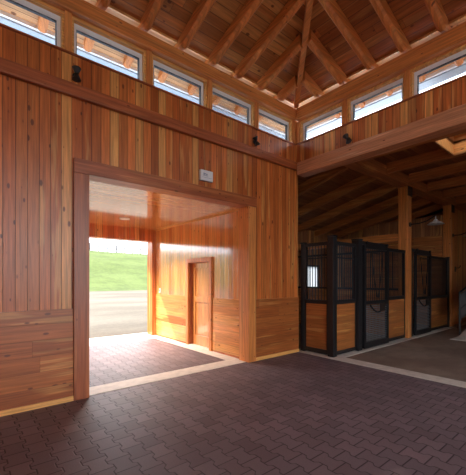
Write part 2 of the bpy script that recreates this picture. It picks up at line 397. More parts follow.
for i in range(8):
    window('y', PB[i+1], PB[i], '%s high window from the corner, above the aisle beam' % ORD[i] if i else 'high window nearest the corner, above the aisle beam')
tn = [20]
def trim(mb, mat, label, cat='trim'):
    o = mb.build('trim_%d' % tn[0], mat); tn[0] += 1; return struct(o, label, cat)
for i in range(9):
    x = PA[i]; x1 = x+0.04 if i else XB+0.02
    trim(box(x-0.04, x1, YA-0.01, YA+0.16, SILL, HEAD+0.02), M['timber_z'],
         ('window post %s from the corner on the doorway wall' % ORD[i]) if i else 'corner window post on the doorway wall side', 'post')
for i in range(9):
    y = PB[i]; y1 = y+0.04 if i else YA-0.011
    trim(box(XB-0.01, XB+0.16, y-0.04, y1, SILL, HEAD-0.02), M['timber_z'],
         ('window post %s from the corner on the aisle side' % ORD[i]) if i else 'corner window post on the aisle side', 'post')

# roof deck: four sloped faces with thickness, overhanging the walls
cx, cy = (X0+XB)/2, (Y0+YA)/2
OV = 0.70
def zdeck(d): return DECK0 + S*d       # d = distance inward from the wall face
hx = XB-cx; hy = YA-cy; hr = min(hx, hy)
ap = (cx, cy, zdeck(hr))
def corner(sx, sy, d, up=0.0):         # d<0 outside
    x = (XB-d) if sx > 0 else (X0+d); y = (YA-d) if sy > 0 else (Y0+d)
    return (x, y, zdeck(d)+up)
m = MB(); t = 0.05
cs_in = [corner(-1,1,0), corner(1,1,0), corner(1,-1,0), corner(-1,-1,0)]
apx = [(cx-0.02, cy, zdeck(hr)), (cx+0.02, cy, zdeck(hr))]
for k in range(4):
    a, b = cs_in[k], cs_in[(k+1) % 4]; mi = 0 if k % 2 == 0 else 1
    up = lambda p: (p[0], p[1], p[2]+t)
    m.add([a, b, ap, up(a), up(b), up(ap)], [(0,1,2), (5,4,3), (0,3,4,1), (1,4,5,2), (2,5,3,0)], mi)
struct(m.build('ceiling', [M['deck_x'], M['deck_y']]), 'boarded hipped wooden ceiling rising from the high windows', 'ceiling')
m = MB()
cs_o = [corner(-1,1,-OV), corner(1,1,-OV), corner(1,-1,-OV), corner(-1,-1,-OV)]
for k in range(4):
    a, b, c2, d2 = cs_o[k], cs_o[(k+1) % 4], cs_in[(k+1) % 4], cs_in[k]; mi = 0 if k % 2 == 0 else 1
    up = lambda p: (p[0], p[1], p[2]+t)
    m.add([a, b, c2, d2, up(a), up(b), up(c2), up(d2)], [(0,1,2,3), (7,6,5,4), (0,4,5,1), (1,5,6,2), (3,2,6,7), (0,3,7,4)], mi)
struct(m.build('eave', [M['soffit_x'], M['soffit_y']]), 'boarded eave seen through the high windows', 'eave')
m = MB(); m.hexa([(-0.3,YA+TH+0.01,4.0),(5.6,YA+TH+0.01,4.0),(5.6,9.2,2.90),(-0.3,9.2,2.90)], [(-0.3,YA+TH+0.01,4.05),(5.6,YA+TH+0.01,4.05),(5.6,9.2,2.95),(-0.3,9.2,2.95)])  # unseen roof slab, added so sun bounces up to the eave boards
struct(m.build('entry_bounce_roof', M['roofmetal']), 'unseen grey metal roof over the entry, added to bounce light to the eave', 'roof')
struct(box(XB+0.26, 17.2, Y0-0.2, 0.9, 4.26, 4.29).build('aisle_bounce_roof', M['gutter']), 'unseen pale metal roof over the aisle, added to bounce light to the eave', 'roof')  # out of view; pale metal added to bounce sky light up at the eave
m = MB(); m.box(XB+0.26, 6.45, 0.9, 3.9, 4.26, 4.29); m.box(7.55, 17.2, 0.9, 3.9, 4.26, 4.29); m.box(6.45, 7.55, 2.24, 3.9, 4.26, 4.29)
m.hexa([(5.65,3.9,4.26),(17.2,3.9,4.26),(17.2,7.9,3.29),(5.65,7.9,3.29)], [(5.65,3.9,4.29),(17.2,3.9,4.29),(17.2,7.9,3.32),(5.65,7.9,3.32)])
struct(m.build('stall_bounce_roof', M['gutter']), 'unseen pale metal roof over the stalls, added to bounce light to the eave', 'roof')  # continues the added pale layer that throws light up to the eave
# gutters (all four sides, one run per side)
ge = zdeck(-OV)
m = MB(); m.box(X0-OV-0.1, XB+OV, YA+OV+0.001, YA+OV+0.045, ge-0.05, ge+0.06)
struct(m.build('trim_61', M['white_frame']), 'white fascia at the eave edge outside the windows above the doorway', 'fascia')
m = MB(); m.box(XB+OV+0.001, XB+OV+0.045, Y0-OV-0.1, YA+OV, ge-0.05, ge+0.06)
struct(m.build('trim_62', M['white_frame']), 'white fascia at the eave edge outside the windows above the aisle', 'fascia')
def gutter(axis, label):
    g_ = 0.17 if axis == 'x' else 0.26
    pr = [(0.0,0.05),(0.0,-0.07),(g_-0.03,-0.07),(g_,0.05),(g_-0.005,0.05),(g_-0.035,-0.064),(0.006,-0.064),(0.006,0.05)]
    m = MB(); st = (X0-OV-0.1, XB+OV+0.18) if axis == 'x' else (Y0-OV-0.1, YA+OV-0.002); n = len(pr)
    vs = [((c, YA+OV+0.046+a, ge+h) if axis == 'x' else (XB+OV+0.046+a, c, ge+h)) for c in st for (a, h) in pr]
    m.add(vs, [(k, (k+1) % n, n+(k+1) % n, n+k) for k in range(n)]+[tuple(range(n)), tuple(range(2*n-1, n-1, -1))])
    tag(m.build('gutter', M['roofmetal']), label, 'gutter')
gutter('x', 'blue grey eave gutter outside the windows above the doorway')
gutter('y', 'blue grey eave gutter outside the windows above the aisle')

RW, RH = 0.105, 0.20
def rafter_mesh(axis, c, inner, outer=-OV+0.06):
    """rafter running in from the wall: bottom edges rounded off, inner end at hip"""
    w = RW/2; prof = [(-w, 0), (-w, -RH+0.035), (-w+0.03, -RH), (w-0.03, -RH), (w, -RH+0.035), (w, 0)]
    m = MB(); st = [outer, 0.0, 0.12, inner]
    vs = []
    for d in st:
        for (q, h) in prof:
            hh = h
            z = zdeck(d)+hh-0.004
            if d < 0.05 and h < -0.01: z = zdeck(d)+h*0.62-0.004       # notched thinner over and beyond the plate
            if axis == 'x': vs.append((c+q, YA-d, z))
            else: vs.append((XB-d, c+q, z))
    n = len(prof); fs = []
    for i in range(len(st)-1):
        for k in range(n): fs.append((i*n+k, i*n+(k+1) % n, (i+1)*n+(k+1) % n, (i+1)*n+k))
    fs.append(tuple(range(n))); fs.append(tuple((len(st)-1)*n+k for k in range(n-1, -1, -1)))
    m.add(vs, fs); return m
RA = [4.83, 4.27, 3.72, 3.17, 2.59, 1.99, 1.40, 0.82, 0.24, -0.34, -0.92, -1.5]
RB = [3.83, 3.29, 2.76, 2.22, 1.68, 1.14, 0.60, 0.06, -0.48, -1.02, -1.56]
for i, x in enumerate(RA):
    d = min(XB-x, x-X0)
    o = rafter_mesh('x', x, max(0.2, d-0.07)).build('rafter', M['timber_y'])
    tag(o, 'exposed roof rafter over the doorway wall, %s from the corner' % ORD[i], 'rafter', 'rafters above the doorway wall')
for i, y in enumerate(RB):
    d = YA-y
    d = min(d, y-Y0)
    o = rafter_mesh('y', y, max(0.2, d-0.07)).build('rafter', M['timber_x'])
    tag(o, 'exposed roof rafter over the stall aisle side, %s from the corner' % ORD[i], 'rafter', 'rafters above the aisle side')
# hip rafter
m = MB(); dv = Vector((-1, -1, 0)).normalized(); pv = Vector((1, -1, 0)).normalized()*0.045
def hp(d, h): return Vector((XB-d, YA-d, zdeck(d)+h))
a = [hp(0.06,-0.012)-pv, hp(0.06,-0.012)+pv, hp(0.06,-0.17)+pv, hp(0.06,-0.17)-pv]
b = [hp(hr-0.1,-0.012)-pv, hp(hr-0.1,-0.012)+pv, hp(hr-0.1,-0.20)+pv, hp(hr-0.1,-0.20)-pv]
m.hexa(a, b); tag(m.build('hip_rafter', M['timber_y']), 'narrow hip rafter rising from the corner between the two ceiling slopes', 'rafter')
# blocking boards between the rafters over the plates
xs = [XB-0.03]+RA
for i in range(len(xs)-1):
    x1 = xs[i]-(RW/2+0.004 if i else 0); x0 = xs[i+1]+RW/2+0.004
    tag(box(x0, x1, YA-0.01, YA+0.02, DECK0-0.045, DECK0-0.01).build('blocking_board', M['cased']),
        'pale blocking board over the plate, %s from the corner on the doorway wall' % ORD[i], 'board', 'blocking boards above the doorway wall')
ys = [YA-0.08]+RB
for i in range(len(ys)-1):
    y1 = ys[i]-(RW/2+0.004 if i else 0); y0 = ys[i+1]+RW/2+0.004
    tag(box(XB-0.01, XB+0.03, y0, y1, DECK0-0.045, DECK0-0.01).build('blocking_board', M['cased']),
        'pale blocking board over the plate, %s from the corner on the aisle side' % ORD[i], 'board', 'blocking boards above the aisle side')

# walls behind the photographer (unseen; open bay added and sized for its daylight)
m = MB(); m.box(X0-0.2, X0, Y0, YA, 0, SILL+0.14)
struct(m.build('wall_left', M['wall_v_y']), 'boarded wall left of the photographer', 'wall')
m = MB(); m.box(X0-0.2, XB+0.2, Y0-0.2, Y0, 3.7, SILL); m.box(X0-0.2, -0.6, Y0-0.2, Y0, 0, 3.7); m.box(XB-0.1, XB+0.2, Y0-0.2, Y0, 0, 3.7)
struct(m.build('wall_front', M['wall_v_x']), 'boarded wall behind the photographer, its unseen open bay added for daylight', 'wall')
m = MB(); m.box(X0-0.2, X0, Y0, YA, HEAD, PLATE+0.1); m.box(X0, XB, Y0-0.2, Y0, HEAD, PLATE+0.1)
struct(m.build('trim_60', M['timber_x']), 'top plates on the far sides of the hall', 'beam')

# ------------------------------------------------------------------ entry beyond the doorway
DY0, DY1, DZ = 5.66, 6.50, 1.90
m = MB()
m.box(VX, VX+0.22, YA+TH+0.02, DY0, 1.13, VZ, 0); m.box(VX, VX+0.22, DY1, VY+0.3, 1.13, VZ, 0); m.box(VX, VX+0.22, DY0, DY1, DZ, VZ, 0)
m.box(VX+0.02, VX+0.22, YA+TH+0.02, DY0, 0, 1.13, 1); m.box(VX+0.02, VX+0.22, DY1, VY+0.3, 0, 1.13, 1)
struct(m.build('wall_entry_right', [M['vest_v_y'], M['wain_y']]), 'shiny varnished board wall inside the entry, with a door', 'wall')
m = MB(); m.box(VX-0.02, VX+0.02, YA+TH+0.02, DY0-0.085, 0.0, 1.13); m.box(VX-0.02, VX+0.02, DY1+0.085, VY, 0.0, 1.13)
trim(m, M['wain_y'], 'horizontal board wainscot on the entry wall beside the door', 'wainscot')
m = MB(); m.box(VX-0.02, VX-0.001, YA+TH+0.02, VY, VZ-0.035, VZ)
trim(m, M['cased'], 'small pale moulding along the top of the entry wall', 'moulding')
struct(box(1.03, 1.05, YA+TH, VY+0.3, 0, VZ).build('wall_entry_left', M['vest_v_y']), 'board wall on the left side of the entry', 'wall')
m = MB(); m.box(1.0, 4.25, YA+TH, VY+0.30, VZ, VZ+0.05)
struct(m.build('ceiling_entry', M['vest_ceil']), 'shiny varnished board ceiling of the entry', 'ceiling')
FX = 3.93
m = MB(); m.box(1.05, VX, VY, VY+0.30, 2.54, VZ); m.box(FX, VX-0.02, VY, VY+0.30, 0, 2.54); m.box(1.05, 1.20, VY, VY+0.30, 0, 2.54)
struct(m.build('wall_entry_outer', M['vest_v_x']), 'outer entry wall around the opening to the yard', 'wall')
m = MB(); m.hexa([(0.3,VY+0.30,VZ+0.05),(5.0,VY+0.30,VZ+0.05),(5.0,9.13,2.75),(0.3,9.13,2.75)], [(0.3,VY+0.30,VZ+0.12),(5.0,VY+0.30,VZ+0.12),(5.0,9.13,2.82),(0.3,9.13,2.82)])
struct(m.build('entry_eave', M['soffit_x']), 'boarded eave over the yard opening', 'eave')
# door
door = MB(); DXF = VX+0.10
door.box(DXF, DXF+0.045, DY0+0.012, DY1-0.012, 0.012, DZ-0.012)
d1 = door.build('door_1', M['door']); struct(d1, 'closed varnished wooden panel door in the entry wall', 'door')
m = MB(); y0, y1 = DY0+0.012, DY1-0.012; f0 = DXF-0.02
m.box(f0, DXF, y0, y0+0.11, 0.012, DZ-0.012); m.box(f0, DXF, y1-0.11, y1, 0.012, DZ-0.012)
m.box(f0, DXF, y0+0.11, y1-0.11, DZ-0.13, DZ-0.012); m.box(f0, DXF, y0+0.11, y1-0.11, 1.0, 1.13); m.box(f0, DXF, y0+0.11, y1-0.11, 0.012, 0.24)
m.build('door_frame', M['door'], d1)
m = MB(); m.box(DXF-0.006, DXF-0.001, y0+0.14, y1-0.14, 1.16, DZ-0.16); m.box(DXF-0.006, DXF-0.001, y0+0.14, y1-0.14, 0.27, 0.97)
m.build('door_panel', M['door'], d1)
m = MB(); m.box(VX-0.045, VX-0.001, DY0-0.085, DY0, 0, DZ+0.09); m.box(VX-0.045, VX-0.001, DY1, DY1+0.085, 0, DZ+0.09); m.box(VX-0.045, VX-0.001, DY0, DY1, DZ, DZ+0.09)
m.build('door_casing', M['timber_z'], d1)
m = MB(); m.box(VX, DXF, DY1-0.012, DY1, 0, DZ); m.box(VX, DXF, DY0, DY0+0.012, 0, DZ); m.box(VX, DXF, DY0+0.012, DY1-0.012, DZ-0.012, DZ)
m.build('door_jamb', M['trim_z'], d1)
m = MB(); m.box(VX-0.02, DXF-0.002, DY0, DY1, 0.0041, 0.012); m.build('threshold', M['concrete'], d1)
# light switch and recessed light
t1 = thing('light_switch', (VX-0.002, 7.98, 1.2), 'small pale switch plate on the entry wall near the yard opening', 'switch')
box(VX-0.008, VX-0.0005, 7.945, 8.015, 1.16, 1.28).build('switch_plate', M['plastic'], t1)
box(VX-0.016, VX-0.008, 7.97, 7.99, 1.20, 1.24).build('toggle', M['switch'], t1)
rl = thing('ceiling_light', (2.75, 7.1, VZ), 'flat round light set in the shiny entry ceiling', 'light')
MB().lathe((2.75, 7.1, VZ), [(0.11,-0.0005),(0.11,-0.012),(0.085,-0.016),(0.08,-0.006)], 24).build('light_rim', M['plastic'], rl)
MB().lathe((2.75, 7.1, VZ), [(0.0,-0.005),(0.08,-0.005)], 24).build('diffuser', M['bulb'], rl)

# ------------------------------------------------------------------ wall fittings
sp = thing('wall_notice_box', (3.055, YA-0.02, 3.115), 'white square box with grey print on the boards above the doorway', 'box')
box(2.935, 3.175, YA-0.055, YA, 3.115, 3.285, bev=0.006).build('housing', M['plastic'], sp)
m = MB()
m.box(2.985, 3.012, YA-0.058, YA-0.0545, 3.205, 3.235); m.box(3.018, 3.036, YA-0.058, YA-0.0545, 3.212, 3.232); m.box(3.042, 3.062, YA-0.058, YA-0.0545, 3.205, 3.228)
m.box(2.965, 3.075, YA-0.058, YA-0.0545, 3.19, 3.198)
m.box(2.965, 3.145, YA-0.058, YA-0.0545, 3.163, 3.167)
m.build('printed_lines', M['print'], sp)

def wall_lamp(x, y, z, nx, ny, tilt, label):
    """black twin-headed wall spot: round back plate, two cones on a pivot"""
    r = thing('wall_lamp', (x, y, z), label, 'lamp', 'twin headed black wall lamps')
    n = Vector((nx, ny, 0)); s_ = Vector((-ny, nx, 0))
    p = Vector((x, y, z))
    MB().tube([p, p+n*0.015], 0.035, 16).build('back_plate', M['black'], r)
    MB().tube([p+n*0.015, p+n*0.06], 0.009, 10).build('arm', M['black'], r)
    c = p+n*0.06
    for sgn in (1, -1):
        ax = (Vector((0,0,1))*sgn*math.cos(tilt) + s_*sgn*math.sin(tilt)).normalized()
        h = MB().tube([c+ax*0.006, c+ax*0.018, c+ax*0.032, c+ax*0.068, c+ax*0.075], [0.02, 0.028, 0.034, 0.052, 0.052], 16)
        ho = h.build('lamp_head', M['black'], r)
        MB().tube([c+ax*0.075, c+ax*0.078], 0.045, 16).build('lens', M['gasket'], ho)
    return r
wall_lamp(1.08, YA, 4.06, 0, -1, 0.0, 'twin headed black wall lamp over the left jamb of the doorway')
wall_lamp(4.16, YA, 4.06, 0, -1, -0.5, 'twin headed black wall lamp over the right jamb of the doorway')
wall_lamp(XB, 3.20, 4.03, -1, 0, -0.5, 'twin headed black wall lamp above the stall aisle beam')

# ------------------------------------------------------------------ stall aisle: structure
SY = 3.67
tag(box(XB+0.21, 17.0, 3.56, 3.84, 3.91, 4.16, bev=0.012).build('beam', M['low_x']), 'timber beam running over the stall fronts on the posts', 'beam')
def post(x, label):
    p = thing('timber_post', (x, 3.70, 0.0), label, 'post', 'timber posts along the stalls')
    box(x-0.12, x+0.12, 3.58, 3.82, 0.009, 3.905, bev=0.012).build('shaft', M['timber_z'], p)
    m = MB(); m.box(x-0.13, x+0.13, 3.565, 3.579, 3.66, 3.905); m.box(x+0.121, x+0.135, 3.565, 3.83, 3.66, 3.905)
    m.build('bracket', M['black'], p)
    return p
post(8.86, 'square timber post standing between the two horse stalls')
post(12.10, 'square timber post at the far end of the second horse stall')
JX = [6.40+1.2*k for k in range(9)]
SK = (6.49, 7.51, 0.95, 2.20)
for i, x in enumerate(JX):
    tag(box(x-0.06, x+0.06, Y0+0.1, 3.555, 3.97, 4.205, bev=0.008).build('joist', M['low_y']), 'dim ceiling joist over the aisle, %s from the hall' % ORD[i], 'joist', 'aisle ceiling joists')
sl = 0.24
def zl(y): return 3.92-sl*(y-3.86)
for i, x in enumerate(JX):
    m = MB(); a = [(x-0.06,3.87,zl(3.87)),(x+0.06,3.87,zl(3.87)),(x+0.06,3.87,zl(3.87)+0.22),(x-0.06,3.87,zl(3.87)+0.22)]
    b = [(x-0.06,7.34,zl(7.34)),(x+0.06,7.34,zl(7.34)),(x+0.06,7.34,zl(7.34)+0.22),(x-0.06,7.34,zl(7.34)+0.22)]
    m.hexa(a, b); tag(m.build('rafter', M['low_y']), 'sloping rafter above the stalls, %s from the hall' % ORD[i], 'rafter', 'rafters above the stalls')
m = MB(); z0, z1 = 4.21, 4.25
m.box(XB+0.2, SK[0], Y0, 3.9, z0, z1); m.box(SK[1], 17.0, Y0, 3.9, z0, z1); m.box(SK[0], SK[1], Y0, SK[2], z0, z1); m.box(SK[0], SK[1], SK[3], 3.9, z0, z1)
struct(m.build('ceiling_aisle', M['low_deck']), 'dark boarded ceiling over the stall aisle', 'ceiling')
m = MB(); a = [(XB+0.2,3.9,zl(3.9)+0.23),(17,3.9,zl(3.9)+0.23),(17,7.9,zl(7.9)+0.23),(XB+0.2,7.9,zl(7.9)+0.23)]
m.hexa(a, [(p[0], p[1], p[2]+0.05) for p in a]); m.box(XB+0.2, 17, 3.845, 3.90, 4.161, 4.25)
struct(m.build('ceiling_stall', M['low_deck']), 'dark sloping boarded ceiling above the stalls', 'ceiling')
# skylight well
m = MB(); zt = 4.75
m.box(SK[0]-0.03, SK[0], SK[2]-0.03, SK[3]+0.03, 3.975, zt); m.box(SK[1], SK[1]+0.03, SK[2]-0.03, SK[3]+0.03, 3.975, zt)
m.box(SK[0], SK[1], SK[2]-0.03, SK[2], 3.975, zt); m.box(SK[0], SK[1], SK[3], SK[3]+0.03, 3.975, zt)
sk = struct(m.build('window_17', M['plank_y']), 'wood lined skylight well in the aisle ceiling', 'skylight')
m = MB(); k = 0.07
m.box(SK[0], SK[0]+k, SK[2], SK[3], 4.35, 4.40); m.box(SK[1]-k, SK[1], SK[2], SK[3], 4.35, 4.40); m.box(SK[0]+k, SK[1]-k, SK[2], SK[2]+k, 4.35, 4.40); m.box(SK[0]+k, SK[1]-k, SK[3]-k, SK[3], 4.35, 4.40)
m.build('window_frame', M['cased'], sk)
box(SK[0], SK[1], SK[2], SK[3], zt-0.02, zt-0.01).build('pane', M['glass'], sk)
# walls of the stall wing
struct(box(XB+0.05, XB+0.20, YA+TH+0.001, 7.34, 0, 3.95).build('wall_stall_near', M['dark_v_y']), 'board wall between the stalls and the entry', 'wall')
WX0, WX1, WZ0, WZ1 = 9.35, 10.25, 1.15, 2.05
m = MB(); m.box(XB+0.05, WX0, 7.34, 7.5, 0, 3.2); m.box(WX1, 17.0, 7.34, 7.5, 0, 3.2); m.box(WX0, WX1, 7.34, 7.5, 0, WZ0); m.box(WX0, WX1, 7.34, 7.5, WZ1, 3.2); m.box(8.4, 17.0, 7.34, 7.5, 3.2, 3.3)
struct(m.build('wall_stall_outer', M['dark_v_x']), 'outer board wall behind the stalls', 'wall')
m = MB(); k = 0.06
m.box(WX0, WX0+k, 7.36, 7.46, WZ0, WZ1); m.box(WX1-k, WX1, 7.36, 7.46, WZ0, WZ1); m.box(WX0+k, WX1-k, 7.36, 7.46, WZ0, WZ0+k); m.box(WX0+k, WX1-k, 7.36, 7.46, WZ1-k, WZ1)
sw = struct(m.build('window_18', M['gasket']), 'small bright window in the outer wall behind the stalls', 'window')
box(WX0+k, WX1-k, 7.40, 7.41, WZ0+k, WZ1-k).build('pane', M['frosted'], sw)
struct(box(11.95, 12.05, 3.83, 7.33, 0, 2.95).build('wall_stall_end', M['plank_y']), 'wall of horizontal planks at the far end of the stalls', 'wall')
struct(box(11.955, 12.045, 3.84, 7.33, 2.951, 3.6).build('wall_stall_top', M['dark_v_y']), 'dark vertical boards above the plank wall', 'wall')
struct(box(12.23, 17.0, 3.70, 3.82, 0.009, 3.90).build('wall_aisle', M['wall_v_x']), 'vertical board wall beyond the second stall', 'wall')
struct(box(17.0, 17.15, Y0, 7.5, 0, 4.2).build('wall_aisle_end', M['dark_v_y']), 'board wall closing the far end of the aisle', 'wall')
struct(box(XB+0.21, 17.0, Y0-0.15, Y0, 0, 4.2).build('wall_aisle_side', M['dark_v_x']), 'board wall on the far side of the aisle', 'wall')
tag(box(8.78, 8.94, 3.83, 7.33, 2.52, 2.72, bev=0.01).build('beam', M['timber_y']), 'timber tie beam above the divider between the stalls', 'beam')

# ------------------------------------------------------------------ stalls
def bars(axis, a0, a1, c, z0, z1, step=0.068, r=0.0085):
    m = MB(); n = max(1, round((a1-a0)/step))
    for i in range(1, n):
        a = a0+(a1-a0)*i/n
        p = (a, c) if axis == 'x' else (c, a)
        m.tube([(p[0], p[1], z0), (p[0], p[1], z1)], r, 6, caps=False)
    return m
def wire(x0, x1, y, z0, z1):
    m = MB(); n = int((z1-z0)/0.042)
    for i in range(1, n):
        z = z0+(z1-z0)*i/n; m.box(x0, x1, y-0.003, y+0.003, z-0.005, z+0.005)
    n = int((x1-x0)/0.065)
    for i in range(1, n):
        x = x0+(x1-x0)*i/n; m.box(x-0.003, x+0.003, y+0.003, y+0.008, z0, z1)
    return m
B = M['black']; FY0, FY1 = 3.635, 3.70; FYC = 3.668
TOPZ = 2.26
def bay(root, x0, x1, kind, zw=1.02, top=TOPZ):
    """black framed bay between posts: boards below, bars above"""
    m = MB()
    m.box(x0, x1, FY0, FY1, top-0.07, top); m.box(x0, x1, FY0, FY1, zw, zw+0.08); m.box(x0, x1, FY0, FY1, 0.03, 0.10)
    m.box(x0, x0+0.04, FY0+0.005, FY1-0.005, 0.10, top-0.07); m.box(x1-0.04, x1, FY0+0.005, FY1-0.005, 0.10, top-0.07)
    fr = m.build('bay_frame', B, root)
    box(x0+0.04, x1-0.04, FYC-0.02, FYC+0.02, 0.10, zw).build('board_panel', M['stall_board'], root)['label'] = 'orange wood boards in black frame'
    g = bars('x', x0+0.04, x1-0.04, FYC, zw+0.08, top-0.07)
    if kind == 'rail': g.box(x0+0.04, x1-0.04, FYC-0.008, FYC+0.008, 1.93, 1.955)
    g.build('bar_grille', B, root)
def sdoor(root, x0, x1, zw=0.97, top=TOPZ-0.01):
    y0, y1 = FY0-0.06, FY0-0.005; yc = (y0+y1)/2
    m = MB()
    m.box(x0, x0+0.065, y0, y1, 0.03, top); m.box(x1-0.065, x1, y0, y1, 0.03, top)
    for (a, b) in ((top-0.07, top), (zw, zw+0.07), (0.03, 0.15)): m.box(x0+0.065, x1-0.065, y0, y1, a, b)
    d = m.build('stall_door', B, root)
    wire(x0+0.065, x1-0.065, yc, 0.15, zw).build('wire_mesh', M['mesh'], d)['label'] = 'grey steel wire mesh'
    bars('x', x0+0.065, x1-0.065, yc, zw+0.07, top-0.07, 0.085).build('bar_grille', B, d)
    for xx in (x0+0.10, x1-0.10):
        m = MB(); m.box(xx-0.02, xx+0.02, y0-0.012, y0-0.001, top-0.05, top+0.07); m.tube([(xx, y0-0.02, top+0.055), (xx, y0+0.02, top+0.055)], 0.03, 12)
        m.build('roller', M['black'], d)
    return d
def spost(root, x, y, w=0.10, h=2.34):
    m = MB(); m.box(x-w/2, x+w/2, y-w/2, y+w/2, 0.009, h, bev=0.006); m.box(x-w/2-0.008, x+w/2+0.008, y-w/2-0.008, y+w/2+0.008, h, h+0.03, bev=0.006)
    m.build('steel_post', B, root)

s1 = thing('horse_stall', (7.1, SY, 0), 'black steel horse stall front at the hall corner, nearest the camera', 'stall', 'horse stalls')
spost(s1, 5.535, 3.668, 0.13); spost(s1, 6.45, 3.668, 0.16); spost(s1, 5.535, 4.36, 0.085, 2.26)
bay(s1, 5.605, 6.365, 'rail'); bay(s1, 7.74, 8.735, 'bars')
sdoor(s1, 6.59, 7.70)
m = MB(); m.box(6.535, 7.74, FY0, FY1, TOPZ+0.002, TOPZ+0.08); m.box(6.535, 6.58, FY0, FY1, 0.009, TOPZ); m.build('door_track', B, s1)
# return panel at the hall side
m = MB(); xa, xb = 5.505, 5.565; ya, yb = 3.737, 4.315
m.box(xa, xb, ya, yb, TOPZ-0.07, TOPZ); m.box(xa, xb, ya, yb, 1.02, 1.10); m.box(xa, xb, ya, yb, 0.03, 0.12); m.box(xa, xb, ya, ya+0.04, 0.12, TOPZ-0.07); m.box(xa, xb, yb-0.04, yb, 0.12, TOPZ-0.07)
m.build('side_frame', B, s1)
box(5.515, 5.555, ya+0.04, yb-0.04, 0.12, 1.02).build('side_panel', M['stall_board_y'], s1)['label'] = 'orange wood boards in black frame'
g = bars('y', ya+0.04, yb-0.04, 5.535, 1.10, TOPZ-0.07, 0.075); g.box(5.527, 5.543, ya+0.04, yb-0.04, 1.93, 1.955); g.build('side_grille', B, s1)
# divider between the stalls
dv_ = thing('stall_divider', (8.86, 5.5, 0), 'divider with bars over boards between the two stalls', 'divider')
box(8.84, 8.88, 3.84, 7.32, 0.0, 1.22).build('board_panel', M['plank_y'], dv_)
m = MB(); m.box(8.83, 8.89, 3.84, 7.32, 1.22, 1.28); m.box(8.83, 8.89, 3.84, 7.32, 2.26, 2.32); m.build('divider_rail', B, dv_)
bars('y', 3.84, 7.32, 8.86, 1.28, 2.26, 0.09).build('bar_grille', B, dv_)

s2 = thing('horse_stall', (10.4, SY, 0), 'black steel horse stall front beyond the timber post, farther one', 'stall', 'horse stalls')
spost(s2, 9.05, 3.668, 0.10, 2.26); spost(s2, 11.90, 3.668, 0.09, 2.2)
sdoor(s2, 9.22, 10.30)
bay(s2, 10.36, 11.85, 'bars', 0.95, 2.20)
m = MB(); m.box(9.11, 10.36, FY0, FY1, TOPZ+0.002, TOPZ+0.07); m.box(9.105, 9.19, FY0, FY1, 0.009, TOPZ); m.build('door_track', B, s2)

# halters and straps on the stall doors
def halter(x, y, label):
    h = thing('halter', (x, y, 1.1), label, 'halter', 'halters hung on stall doors')
    t = 0.012
    MB().tube([(x-0.27,y,2.10),(x-0.20,y-0.006,1.72),(x-0.12,y-0.008,1.38),(x-0.04,y-0.006,1.14)], [t]*4, 6).build('strap', M['leather'], h)
    MB().tube([(x+0.24,y,2.10),(x+0.16,y-0.006,1.72),(x+0.09,y-0.008,1.38),(x+0.03,y-0.006,1.14)], [t]*4, 6).build('strap', M['leather'], h)
    MB().tube([(x-0.28,y,2.10),(x-0.1,y-0.01,2.085),(x+0.1,y-0.01,2.085),(x+0.25,y,2.10)], [0.014]*4, 6).build('crosspiece', M['leather'], h)
    MB().tube([(x-0.06,y-0.01,1.15),(x,y-0.012,1.11),(x+0.05,y-0.01,1.15)], [0.016]*3, 6).build('noseband', M['leather'], h)
    return h
halter(7.12, 3.555, 'dark halter straps hanging in a V on the nearer stall door')
halter(9.75, 3.555, 'dark halter straps hanging in a V on the farther stall door')
def lead(x, y, label):
    h = thing('lead_strap', (x, y, 0.75), label, 'strap', 'straps drooping across stall doors')
    pts = [(x-0.36+0.72*k/12, y, 0.955-0.17*math.sin(math.pi*k/12)) for k in range(13)]
    MB().tube(pts, 0.018, 6).build('strap', M['leather'], h)
    MB().box(x+0.08, x+0.30, y-0.012, y+0.005, 0.80, 0.97, bev=0.005).build('flap', M['leather'], h)
    return h
lead(7.15, 3.553, 'black strap drooping across the mesh of the nearer stall door')
lead(9.76, 3.553, 'black strap drooping across the mesh of the farther stall door')

# gooseneck lamps on the posts
def barn_lamp(x, yl, label):
    r = thing('barn_lamp', (x, 3.58, 2.9), label, 'lamp', 'gooseneck lamps on the stall posts')
    MB().tube([(x, 3.578, 2.93), (x, 3.558, 2.93)], 0.06, 14).build('back_plate', M['black'], r)
    y0 = 3.558
    MB().tube([(x, y0, 2.93), (x, y0-0.2, 2.93), (x, (y0-0.2+yl)/2, 2.97), (x, yl+0.03, 3.06), (x, yl, 3.065)], 0.016, 8).build('gooseneck_arm', B, r)
    MB().tube([(x, yl, 2.965), (x, yl, 3.06)], 0.010, 8).build('stem', M['enamel'], r)
    sh = MB().lathe((x, yl, 2.86), [(0.03,0.12),(0.045,0.10),(0.055,0.075),(0.11,0.05),(0.165,0.012),(0.185,0.0),(0.18,0.0),(0.10,0.042),(0.05,0.066),(0.0,0.07)], 28).build('shade', M['enamel'], r, smooth=True)
    MB().lathe((x, yl, 2.875), [(0.0,-0.012),(0.02,-0.006),(0.032,0.012),(0.028,0.035),(0.015,0.048)], 14).build('bulb', M['bulb'], r, smooth=True)
    return r
barn_lamp(8.86, 2.98, 'pale gooseneck barn lamp on the post between the stalls')
barn_lamp(12.10, 3.12, 'pale gooseneck barn lamp on the post past the second stall')

# bridle hook on the far board wall
hk = thing('bridle_hook', (12.75, 3.70, 1.85), 'small dark hook bracket on the board wall beyond the stalls', 'hook')
box(12.69, 12.81, 3.685, 3.70, 1.78, 1.95).build('plate', M['black'], hk)
MB().tube([(12.75,3.685,1.90),(12.75,3.60,1.90),(12.75,3.56,1.94),(12.75,3.55,1.99)], 0.014, 8).build('hook_arm', M['black'], hk)

